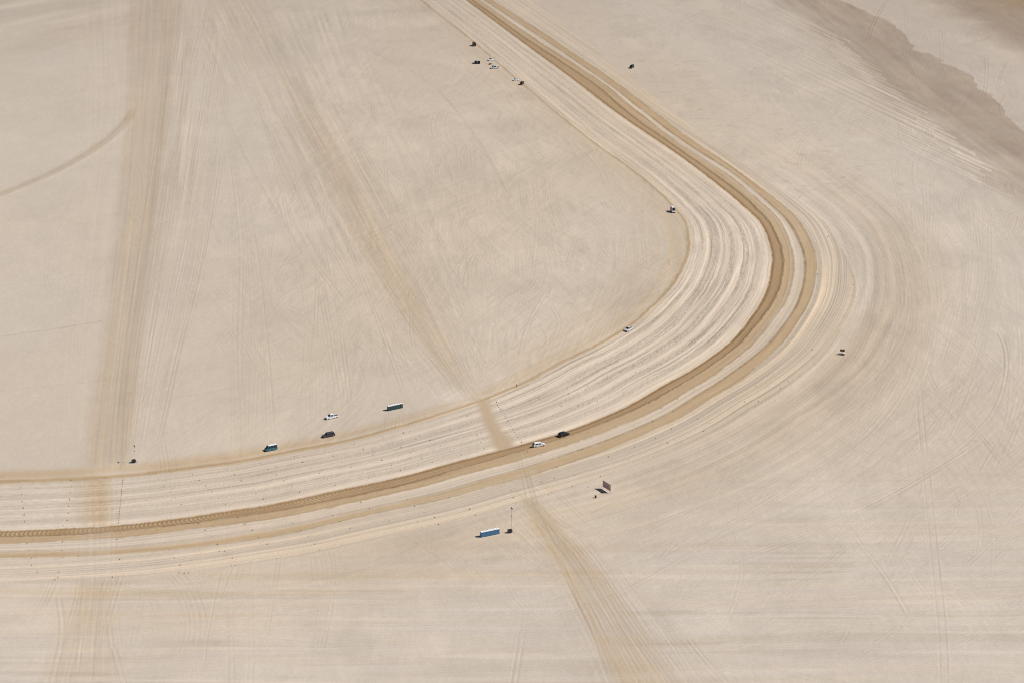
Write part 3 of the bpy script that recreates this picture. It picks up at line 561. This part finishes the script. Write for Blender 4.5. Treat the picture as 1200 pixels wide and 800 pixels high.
# ------------------------------------------------------------------ vehicles (x forward)
def vehicle(name, label, cat, px, py, heading, kind, paint, roof=None, L=4.8, W=1.9, H=1.75, group=None, hub=True):
    t = empty(name, place(px, py), R(heading), label, cat, group); h = L/2; belt = H*.58; wy = W/2; P = M[paint]; RP = M[roof or paint]
    wr = .36 if H < 2.1 else .40
    if kind == 'pickup': low = [(-h, .42), (-h+.06, .3), (h-.1, .3), (h, .5), (h-.04, .82), (h-.3, .98), (h-1.35, 1.1), (-.55, 1.12), (-.55, .78), (-h, .78)]
    elif kind == 'van': low = [(-h, .4), (-h+.06, .3), (h-.1, .3), (h, .5), (h-.05, .9), (h-.55, 1.14), (-h, 1.14)]; belt = 1.14
    elif kind == 'hatch': low = [(-h, .45), (-h+.08, .28), (h-.1, .28), (h, .48), (h-.08, .74), (h-1.1, .95), (-h+.1, 1.0)]
    else: low = [(-h, .45), (-h+.08, .3), (h-.1, .3), (h, .52), (h-.06, .86), (h-1.25, 1.06), (-h+.1, 1.1)]
    b = bmesh.new(); prism(b, low, -wy, wy)
    body = new_obj('body', b, P, t, .07)
    # cabin: base and roof rectangles
    if kind == 'pickup': c0, c1, r0, r1, bz = -.62, h-1.3, -.45, h-2.15, 1.07
    elif kind == 'van': c0, c1, r0, r1, bz = -h+.02, h-.5, -h+.12, h-1.35, 1.12
    elif kind == 'hatch': c0, c1, r0, r1, bz = -h+.08, h-1.05, -h+.62, h-1.95, .95
    else: c0, c1, r0, r1, bz = -h+.1, h-1.2, -h+.45, h-2.0, 1.05
    yb, yt = wy*.95, wy*.78
    base = [(c0, -yb), (c1, -yb), (c1, yb), (c0, yb)]; top = [(r0, -yt), (r1, -yt), (r1, yt), (r0, yt)]
    b = bmesh.new(); v0 = [b.verts.new((*p, bz-.06)) for p in base]; v1 = [b.verts.new((*p, H)) for p in top]
    b.faces.new(v0[::-1]); b.faces.new(v1)
    for i in range(4): b.faces.new([v0[i], v0[(i+1) % 4], v1[(i+1) % 4], v1[i]])
    new_obj('cabin', b, P if roof is None else P, t, .07)
    b = bmesh.new(); box(b, r0+.04, r1-.04, -yt+.04, yt-.04, H-.02, H+.05, .04, .04); new_obj('roof_panel', b, RP, t, .02)
    def lerp(p, q, f): return tuple(p[i]+(q[i]-p[i])*f for i in range(3))
    B3_ = [(*p, bz) for p in base]; T3_ = [(*p, H-.06) for p in top]
    def pane(nm, i, j, a0, a1, lo_, hi_):
        l0 = lerp(B3_[i], T3_[i], lo_); l1 = lerp(B3_[j], T3_[j], lo_); u0 = lerp(B3_[i], T3_[i], hi_); u1 = lerp(B3_[j], T3_[j], hi_)
        b = bmesh.new(); slab(b, [lerp(l0, l1, a0), lerp(l0, l1, a1), lerp(u0, u1, a1), lerp(u0, u1, a0)], .025); new_obj(nm, b, M['glass'], t)
    pane('windscreen', 1, 2, .07, .93, .10, .94); pane('rear_window', 3, 0, .1, .9, .18, .9)
    cuts = [(.06, .36), (.39, .66), (.69, .93)] if kind in ('van',) else ([(.10, .46), (.5, .84)] if kind != 'suv' else [(.06, .34), (.38, .62), (.66, .86)])
    for a0, a1 in cuts:
        pane('side_window', 0, 1, a0, a1, .14, .9); pane('side_window', 2, 3, 1-a1, 1-a0, .14, .9)
    if kind == 'pickup':
        b = bmesh.new()
        box(b, -h+.02, -.6, -wy+.02, -wy+.14, .76, 1.12); box(b, -h+.02, -.6, wy-.14, wy-.02, .76, 1.12); box(b, -h, -h+.1, -wy+.145, wy-.145, .76, 1.1)
        new_obj('cargo_bed', b, P, t, .015)
        b = bmesh.new(); box(b, -h+.11, -.62, -wy+.15, wy-.15, .785, .80); new_obj('bed_liner', b, M['trim'], t)
    for sx in (1, -1):
        for sy in (1, -1):
            x = sx*(h-.95) if sx > 0 else -h+.95
            b = bmesh.new(); cyl(b, (0, -.12, 0), (0, .12, 0), wr, n=18)
            wo = new_obj('wheel', b, M['tyre'], t, .03); wo.location = (x, sy*(wy-.1), wr)
            b = bmesh.new(); cyl(b, (0, sy*.115, 0), (0, sy*.135, 0), wr*.58, n=14); new_obj('rim', b, M['rim'], wo)
    for sy in (1, -1):
        b = bmesh.new(); box(b, h-.09, h+.01, sy*(wy-.32)-.2, sy*(wy-.32)+.2, .62, .78); new_obj('headlight', b, M['lamp'], t, .02)
        b = bmesh.new(); box(b, -h-.015, -h+.09, sy*(wy-.16)-.09, sy*(wy-.16)+.09, .72, .98 if kind != 'pickup' else .95); new_obj('tail_light', b, M['red'], t, .02)
        b = bmesh.new(); box(b, c1-.5, c1-.36, sy*(wy+.08)-.09, sy*(wy+.08)+.09, bz+.02, bz+.18); new_obj('mirror', b, M['trim'], t, .02)
    b = bmesh.new(); box(b, h-.12, h+.07, -wy+.08, wy-.08, .32, .55); new_obj('front_bumper', b, M['trim'], t, .03)
    b = bmesh.new(); box(b, -h-.07, -h+.12, -wy+.08, wy-.08, .34, .56); new_obj('rear_bumper', b, M['trim'], t, .03)
    b = bmesh.new(); box(b, -h+.3, h-.3, -wy+.25, wy-.25, .2, .34); new_obj('underbody', b, M['trim'], t)
    return t

vehicle('van', 'teal van with a white roof parked beside the inner dirt line', 'van', 317.5, 527, 209, 'van', 'teal', 'white', 5.4, 2.0, 2.35)
vehicle('pickup_truck', 'white double cab pickup parked above the dark car and left of the green toilets', 'pickup', 389, 489.5, 211, 'pickup', 'white', None, 6.1, 2.05, 2.0)
vehicle('sport_utility', 'charcoal car parked just below the white pickup and right of the teal van', 'car', 385, 511, 211, 'suv', 'charcoal', None, 5.6, 2.0, 1.85)
vehicle('hatchback', 'white car with a dark rear window driving on the brown wheel lane', 'car', 631.5, 522.3, 24, 'hatch', 'white', None, 5.6, 1.95, 1.72)
vehicle('sport_utility', 'black car driving on the brown wheel lane ahead of the white one', 'car', 660.5, 509.6, 37, 'suv', 'black', None, 5.2, 2.0, 1.85)
vehicle('pickup_truck', 'silver white pickup parked on its own beside the inner line of the bend', 'pickup', 736.5, 387, 236, 'pickup', 'silver', None, 5.6, 2.0, 1.95)
vehicle('van', 'pale van facing the camera where the inner line starts to bend', 'van', 788.5, 248.5, 282, 'van', 'silver', 'white', 5.2, 2.0, 3.0)
vehicle('van', 'black vehicle alone on open ground right of the straight haul road', 'van', 740.3, 80, 245, 'van', 'black', None, 5.0, 2.0, 2.3)
vehicle('van', 'dark maroon van, farthest of the vehicles gathered by the straight inner line', 'van', 555.7, 54, 285, 'van', 'maroon', None, 5.4, 2.1, 2.7)
vehicle('van', 'black van with a lighter roof, left one of the pair parked side by side', 'van', 557.5, 74.5, 268, 'van', 'black', 'silver', 5.0, 2.0, 2.3)
vehicle('sport_utility', 'black car with a lighter roof, right one of the pair parked side by side', 'car', 561.0, 74.6, 270, 'suv', 'black', 'silver', 4.9, 2.0, 2.1)
vehicle('pickup_truck', 'small white pickup just above the silver one in the far group', 'pickup', 575.8, 71.3, 215, 'pickup', 'white', None, 5.8, 2.2, 2.2)
vehicle('pickup_truck', 'silver pickup with a dark bed, lowest of the far group of vehicles', 'pickup', 580, 80.6, 205, 'pickup', 'silver', None, 6.8, 2.4, 2.5)
vehicle('hatchback', 'tiny white car by the inner line, left of the brown one', 'car', 604.3, 94.8, 215, 'hatch', 'white', None, 4.4, 1.9, 1.8)
vehicle('hatchback', 'brown car hugging the inner line, rightmost of the far group', 'car', 611.5, 99.4, 250, 'hatch', 'brownp', None, 5.0, 2.1, 2.2)

# little open utility cart between the two far pickups
t = empty('utility_cart', place(574.5, 75.8), R(210), 'small tan cart between the two far pickups', 'cart')
b = bmesh.new(); box(b, -1.0, 1.0, -.6, .6, .3, .62, .06, .04); new_obj('body', b, M['brownp'], t, .04)
b = bmesh.new(); box(b, -.5, .5, -.6, .6, 1.38, 1.44); new_obj('canopy', b, M['cream'], t, .02)
b = bmesh.new(); box(b, -.5, .0, -.5, .5, .625, .85); new_obj('seat', b, M['trim'], t, .03)
for x in (-.46, .46):
    for y in (-.54, .54):
        b = bmesh.new(); cyl(b, (x, y, .6), (x, y, 1.4), .03, n=8); new_obj('post', b, M['dark'], t)
for x in (-.65, .65):
    for y in (-.58, .58):
        b = bmesh.new(); cyl(b, (0, -.09, 0), (0, .09, 0), .27, n=14); wo = new_obj('wheel', b, M['tyre'], t, .02); wo.location = (x, y, .27)

# ------------------------------------------------------------------ portable toilets: each cabin is a thing
def toilet(shell, door, roofm, loc, rz, label, group):
    t = empty('portable_toilet', loc, rz, label, 'toilet', group)
    b = bmesh.new(); box(b, -.56, .56, -.58, .58, .12, 2.06, .03, .03); new_obj('shell', b, M[shell], t, .04)
    b = bmesh.new(); box(b, -.57, .57, -.6, .6, 0, .12); new_obj('skid', b, M['trim'], t, .02)
    b = bmesh.new(); prism(b, [(-.58, 2.05), (.58, 2.05), (.58, 2.14), (.34, 2.30), (-.34, 2.30), (-.58, 2.14)], -.6, .6); new_obj('roof', b, M[roofm], t, .03)
    b = bmesh.new(); box(b, -.4, .4, -.605, -.555, .18, 1.93); dr = new_obj('door', b, M[door], t, .015)
    b = bmesh.new(); box(b, .26, .33, -.64, -.607, .98, 1.12); new_obj('handle', b, M['collar'], dr, .008)
    b = bmesh.new(); box(b, -.22, .22, -.614, -.6055, 1.66, 1.84); new_obj('vent', b, M['trim'], dr)
    b = bmesh.new(); cyl(b, (.4, .42, 2.1), (.4, .42, 2.55), .05, n=10); new_obj('vent_pipe', b, M['trim'], t)
    return t
def toilet_row(pL, pR, n, args, words, group, gaps=None):
    a = np.array(gp(*pL)); c = np.array(gp(*pR)); e = c-a; L = np.hypot(*e); e /= L; rz = math.atan2(e[1], e[0]); nrm = np.array((-e[1], e[0])); protos = {}
    for i in range(n):
        f = (i+.5)*L/n if gaps is None else gaps[i]*L
        p = a+e*f+nrm*.6; loc = (p[0], p[1], ground_z(*p)+.0); ar = args[i]
        if ar not in protos: protos[ar] = toilet(*ar, loc, rz, words[i], group)
        else: dup(protos[ar], loc, rz, words[i], group)
ordn = ['leftmost', 'second', 'third', 'middle', 'fifth', 'sixth']
bl = ['blue toilet cabin at the left end of the blue row', 'blue toilet cabin second from the left end of the blue row', 'blue toilet cabin third from the left end of the blue row', 'blue toilet cabin in the very middle of the blue row', 'blue toilet cabin third from the light tower end of the blue row', 'blue toilet cabin second from the light tower end of the blue row', 'blue toilet cabin at the light tower end of the blue row']
toilet_row((563.9, 629.4), (585.6, 625.0), 7, [('loo', 'loo_door', 'roof')]*7, bl, 'blue portable toilets in a row')
gl = ['dark green toilet cabin at the left end of the green row', 'dark green toilet cabin second from the left of the green row', 'dark green toilet cabin third from the left of the green row', 'dark green toilet cabin fourth from the left of the green row', 'dark green toilet cabin beside the separate grey green one', 'grey green toilet cabin set apart at the right end of the row']
toilet_row((455.0, 481.3), (472.2, 477.6), 6, [('green', 'green_door', 'roof')]*5+[('grey', 'green_door', 'roof')], gl, 'green portable toilets in a row', [.08, .245, .41, .575, .735, .93])

# ------------------------------------------------------------------ light towers
def light_tower(px, py, hm, label, lean=0.0, body='dark', mr=1.0, mm='dark'):
    t = empty('light_tower', place(px, py), R(20), label, 'light tower')
    b = bmesh.new(); box(b, -.85, .85, -.6, .6, .42, 1.35, .05, .05); bo = new_obj('generator_housing', b, M[body], t, .05)
    b = bmesh.new(); box(b, -.3, .3, -.62, -.585, .6, 1.1); new_obj('access_door', b, M['trim'], bo)
    b = bmesh.new(); box(b, -1.1, 1.1, -.5, .5, .34, .42); cyl(b, (-1.1, 0, .38), (-2.2, 0, .42), .05, n=8); new_obj('chassis', b, M['steel'], t)
    for sy in (-1, 1):
        b = bmesh.new(); cyl(b, (0, -.1, 0), (0, .1, 0), .33, n=16); wo = new_obj('wheel', b, M['tyre'], t, .02); wo.location = (0, sy*.7, .33)
        b = bmesh.new(); cyl(b, (.9, sy*.5, .4), (1.5, sy*1.1, .05), .04, n=8); cyl(b, (1.5, sy*1.1, 0), (1.5, sy*1.1, .06), .14, n=10); new_obj('outrigger', b, M['steel'], t)
    z = 1.2; sec = [(.09, .36), (.075, .35), (.06, .33)]
    x0 = .5
    for r, fr in sec:
        z1 = z+(hm-1.2)*fr; b = bmesh.new(); cyl(b, (x0, 0, z), (x0+lean*(z1-z), 0, z1), r*mr*.5, n=10); new_obj('mast', b, M[mm], t); x0 += lean*(z1-z); z = z1-.08
    b = bmesh.new(); box(b, x0-.08, x0+.08, -.75, .75, z-.05, z+.05); hd = new_obj('lamp_bar', b, M['dark'], t)
    for y in (-.6, -.2, .2, .6):
        b = bmesh.new(); box(b, x0-.16, x0+.16, y-.17, y+.17, z+.055, z+.42, .04, .03); lo_ = new_obj('floodlight', b, M['dark'], t, .03)
    b = bmesh.new(); cyl(b, (x0*.75, 0, hm*.68), (x0*.75, .0, hm*.68+.35), .16, n=10); new_obj('winch_collar', b, M['dark'], t)
    return t
light_tower(597.6, 623.5, 9.9, 'tall light tower on a dark trailer right of the blue toilets', .025)
light_tower(156.8, 541.5, 7.2, 'smaller light tower with a thin mast beside the left dirt road', .02, mr=.55, mm='cream')

# ------------------------------------------------------------------ billboard, drum, message trailer, post
a = np.array(gp(706.6, 571.9)); c = np.array(gp(715.2, 577.3)); mid_ = (a+c)/2; L = np.hypot(*(c-a)); rz = math.atan2(*(c-a)[::-1])
t = empty('billboard', (mid_[0], mid_[1], 0), rz, 'pinkish billboard on posts casting a dark shadow near the crossing', 'billboard')
b = bmesh.new(); box(b, -L/2, L/2, -.05, .05, 1.1, 3.45); new_obj('panel', b, M['board'], t)
b = bmesh.new()
box(b, -L/2-.08, L/2+.08, -.09, .09, 3.453, 3.63); box(b, -L/2-.08, L/2+.08, -.09, .09, .92, 1.097); box(b, -L/2-.10, -L/2-.003, -.09, .09, 1.1, 3.45); box(b, L/2+.003, L/2+.10, -.09, .09, 1.1, 3.45)
new_obj('frame', b, M['board_edge'], t)
b = bmesh.new()
for z in (1.75, 2.25, 2.8):
    box(b, -L/2+.35, L/2-.35-.5*(z > 2), -.062, -.053, z, z+.2)
new_obj('faded_stripe', b, M['board_edge'], t)
for x in (-L/2+.5, 0, L/2-.15):
    b = bmesh.new(); box(b, x-.09, x+.09, .095, .24, 0, 3.4); new_obj('post', b, M['cream'], t)
t = empty('steel_drum', place(698, 582.8), 0, 'dark red drum standing below the billboard shadow', 'drum')
b = bmesh.new(); cyl(b, (0, 0, 0), (0, 0, 1.0), .38, n=20); new_obj('shell', b, M['drum'], t, .02)
b = bmesh.new()
for z in (.02, .33, .66, .98): cyl(b, (0, 0, z-.02), (0, 0, z+.02), .405, n=20)
new_obj('hoop', b, M['dark'], t)
t = empty('message_trailer', place(987, 415.4), R(-12), 'white trailer carrying a dark message board right of the bend', 'sign trailer')
b = bmesh.new(); box(b, -1.7, 1.5, -.75, .75, .45, .95, .05, .05); cyl(b, (-1.7, 0, .55), (-2.9, 0, .5), .05, n=8); new_obj('trailer_deck', b, M['cream'], t, .03)
for sy in (-1, 1):
    b = bmesh.new(); cyl(b, (0, -.1, 0), (0, .1, 0), .34, n=16); wo = new_obj('wheel', b, M['tyre'], t, .02); wo.location = (0, sy*.8, .34)
b = bmesh.new(); cyl(b, (0, 0, .9), (0, 0, 1.75), .09, n=10); new_obj('mast', b, M['steel'], t)
b = bmesh.new(); box(b, -1.1, 1.1, -.1, .1, 1.6, 2.75); pn = new_obj('message_panel', b, M['message'], t, .02)
b = bmesh.new()
for x in np.linspace(-1.05, 1.05, 6): box(b, x-.035, x+.035, -.13, -.103, 1.61, 2.74)
new_obj('panel_rib', b, M['brownp'], pn)
t = empty('marker_post', place(605.5, 454), 0, 'thin dark upright marker post beside the inner line above the cone row', 'post')
b = bmesh.new(); cyl(b, (0, 0, 0), (0, 0, 1.7), .07, n=10); new_obj('post', b, M['dark'], t)
b = bmesh.new(); box(b, -.22, .22, -.1, -.075, 1.0, 1.65); new_obj('marker_plate', b, M['drum'], t)

# ------------------------------------------------------------------ traffic cones set out across the lanes
def cone(loc, label, group):
    t = empty('traffic_cone', loc, 0, label, 'traffic cone', group); t.scale = (.68,)*3
    b = bmesh.new(); cyl(b, (0, 0, .05), (0, 0, .95), .24, .07, 14); new_obj('body', b, M['cone'], t, smooth_=False)
    b = bmesh.new(); box(b, -.34, .34, -.34, .34, 0, .055); new_obj('base', b, M['base'], t)
    b = bmesh.new(); cyl(b, (0, 0, .52), (0, 0, .68), .167, .14, 14); new_obj('collar', b, M['collar'], t)
    return t
rowL = [(144-5*(y-561.5)/50.5, y) for y in np.arange(562, 613, 2.65)]
rowR = [(582, 471), (583, 474.5), (584.6, 476.8), (586.7, 479), (588.5, 481), (590.8, 484.5), (592, 487.4), (592.8, 490), (595.4, 493), (597.2, 496.3), (599, 499.4), (601, 503), (603, 506.4), (605, 509), (607.2, 512), (609.4, 515), (611.2, 517.7)]
rows = {
 'reddish cone in the close upright line right of the left crossing': ('cones in a close line beside the left crossing', rowL),
 'dark cone in the close slanting line right of the middle crossing': ('cones in a close line beside the middle crossing', rowR),
 'cone in the spaced row nearest the left frame edge': ('cones in the row nearest the left edge', [(24.5, 571), (25, 579), (26, 587), (27.5, 595), (28.5, 603), (29, 611), (32, 627), (32, 636.5), (34, 644.5), (37, 653.5), (37, 662), (44, 670.5)]),
 'cone in the spaced row just left of the left crossing': ('cones in the row left of the left crossing', [(83, 562.5), (84, 569), (82.5, 577), (81.5, 585), (80.5, 593), (80, 601), (79, 609.5), (74, 615.5), (75, 626), (73.5, 634.5), (73, 645), (73, 653.3), (70.5, 661), (69, 670), (68, 676.5), (64.5, 679.3)]),
 'cone in a slanting row below and left of the teal van': ('cones in slanting rows left of the teal van', [(185.5, 561.5), (192, 569), (199, 576), (206, 583), (213, 591), (220, 598), (226, 555.5), (233.5, 562.5), (241, 569), (249, 576), (256, 584), (264.5, 591), (267, 549.3), (275, 556), (283, 563), (291, 570), (300, 577.3), (308.5, 584.5)]),
 'cone in a slanting row below the teal van and charcoal car': ('cones in slanting rows below the parked van and car', [(305.5, 543), (314, 550), (323, 546.5), (324, 556), (333, 563), (342, 570), (351, 576.5), (345.5, 535), (354.5, 541.5), (364.5, 548), (374, 554.5), (383.5, 562), (393, 568.5), (381, 528), (391, 534), (401, 540.5), (411.5, 547), (424.5, 553), (432.5, 559.5)]),
 'cone in a slanting row between the green toilets and the middle crossing': ('cones in slanting rows left of the middle crossing', [(415, 520.5), (426, 526.5), (437, 532.5), (447.5, 539), (459, 545), (469.5, 551), (448, 512.5), (459.5, 518.5), (470, 524), (481.5, 530), (494, 536.5), (506.5, 541.5), (473, 507), (480.5, 504.5), (492, 510), (504, 515.5), (516, 522), (527.5, 528), (541, 533), (548, 487), (552.5, 494), (557, 501.5), (559, 510), (563.5, 518), (567.5, 525.5)]),
 'cone on the pale lanes inside the bend right of the middle crossing': ('cones on the pale lanes inside the bend', [(699, 426), (681, 436), (640, 453.6), (666.5, 461), (658, 475.6), (631, 466), (622.5, 474), (688.5, 452), (732.5, 447), (730, 456), (712, 440), (752, 424), (770, 412), (648, 487), (700, 470), (745, 436), (790, 398), (818, 373)]),
 'cone beside the outer tan lane below the two moving cars': ('cones along the outer tan lane near the moving cars', [(743, 499.5), (741, 504.5), (765, 494), (775, 478), (794, 467.5), (813.5, 456.5), (788, 482), (787, 502.3), (808.5, 507), (817.5, 490.5), (831, 496), (825, 505), (683, 526.5), (713, 535), (690, 506), (652, 547), (618, 529), (634, 533)]),
 'cone on the striped outer edge between the billboard and the bend': ('cones along the outer edge above the billboard', [(782.5, 519), (799, 518.5), (743.5, 524), (768.5, 513.5), (736.5, 539), (765.5, 535), (703.5, 558), (670.5, 570), (643, 579.5), (646, 577), (635, 565), (650, 560), (673, 557), (689, 571)]),
 'cone on the outer stripes at the far right of the bend': ('cones on the outer side of the bend', [(872.6, 470.7), (923.5, 446.8), (889, 470), (1000.5, 325), (1000, 334), (999, 346.3), (958, 322), (977, 369.6), (991, 285), (970, 277.6), (915, 455), (900, 440), (885, 452), (952, 410)]),
 'cone along the lower tan lane and stripes left of the blue toilets': ('cones along the lower lanes left of the blue toilets', [(296.5, 621), (303, 629), (313, 637), (324, 654), (369, 637), (375, 644.3), (343, 613), (353, 621), (361, 628), (390, 604), (399.5, 611), (410.5, 618.5), (445, 603), (456, 610), (490, 612), (509.5, 606), (514, 614), (486, 593), (497, 600), (526, 583), (550.5, 596), (557.5, 603.3), (423, 588), (433, 596), (478, 585), (599, 574.5), (602, 583), (605, 589)]),
 'cone on the lower lanes between the left crossing and the teal van': ('cones on the lower lanes right of the left crossing', [(193, 636), (199, 644), (204.5, 653.5), (211, 661.5), (240.5, 620.8), (248.5, 629), (255, 637.8), (257, 645.5), (263.5, 645.5), (272.5, 654), (279, 606), (287, 614), (295.5, 621.5), (210, 671), (221, 670.8), (216, 671.4), (271.5, 662.8), (276, 662.5), (233, 613), (184, 620.5), (141, 624), (137, 631.5), (137, 640), (137, 648.5), (140, 655), (132, 676)]),
}
proto = None
for lab, (grp, pts) in rows.items():
    for p in pts:
        loc = place(*p); loc = (loc[0], loc[1], loc[2]-.02)
        if proto is None: proto = cone(loc, lab, grp)
        else: dup(proto, loc, R(float(rng.uniform(0, 90))), lab, grp, float(rng.uniform(.45, .72)))
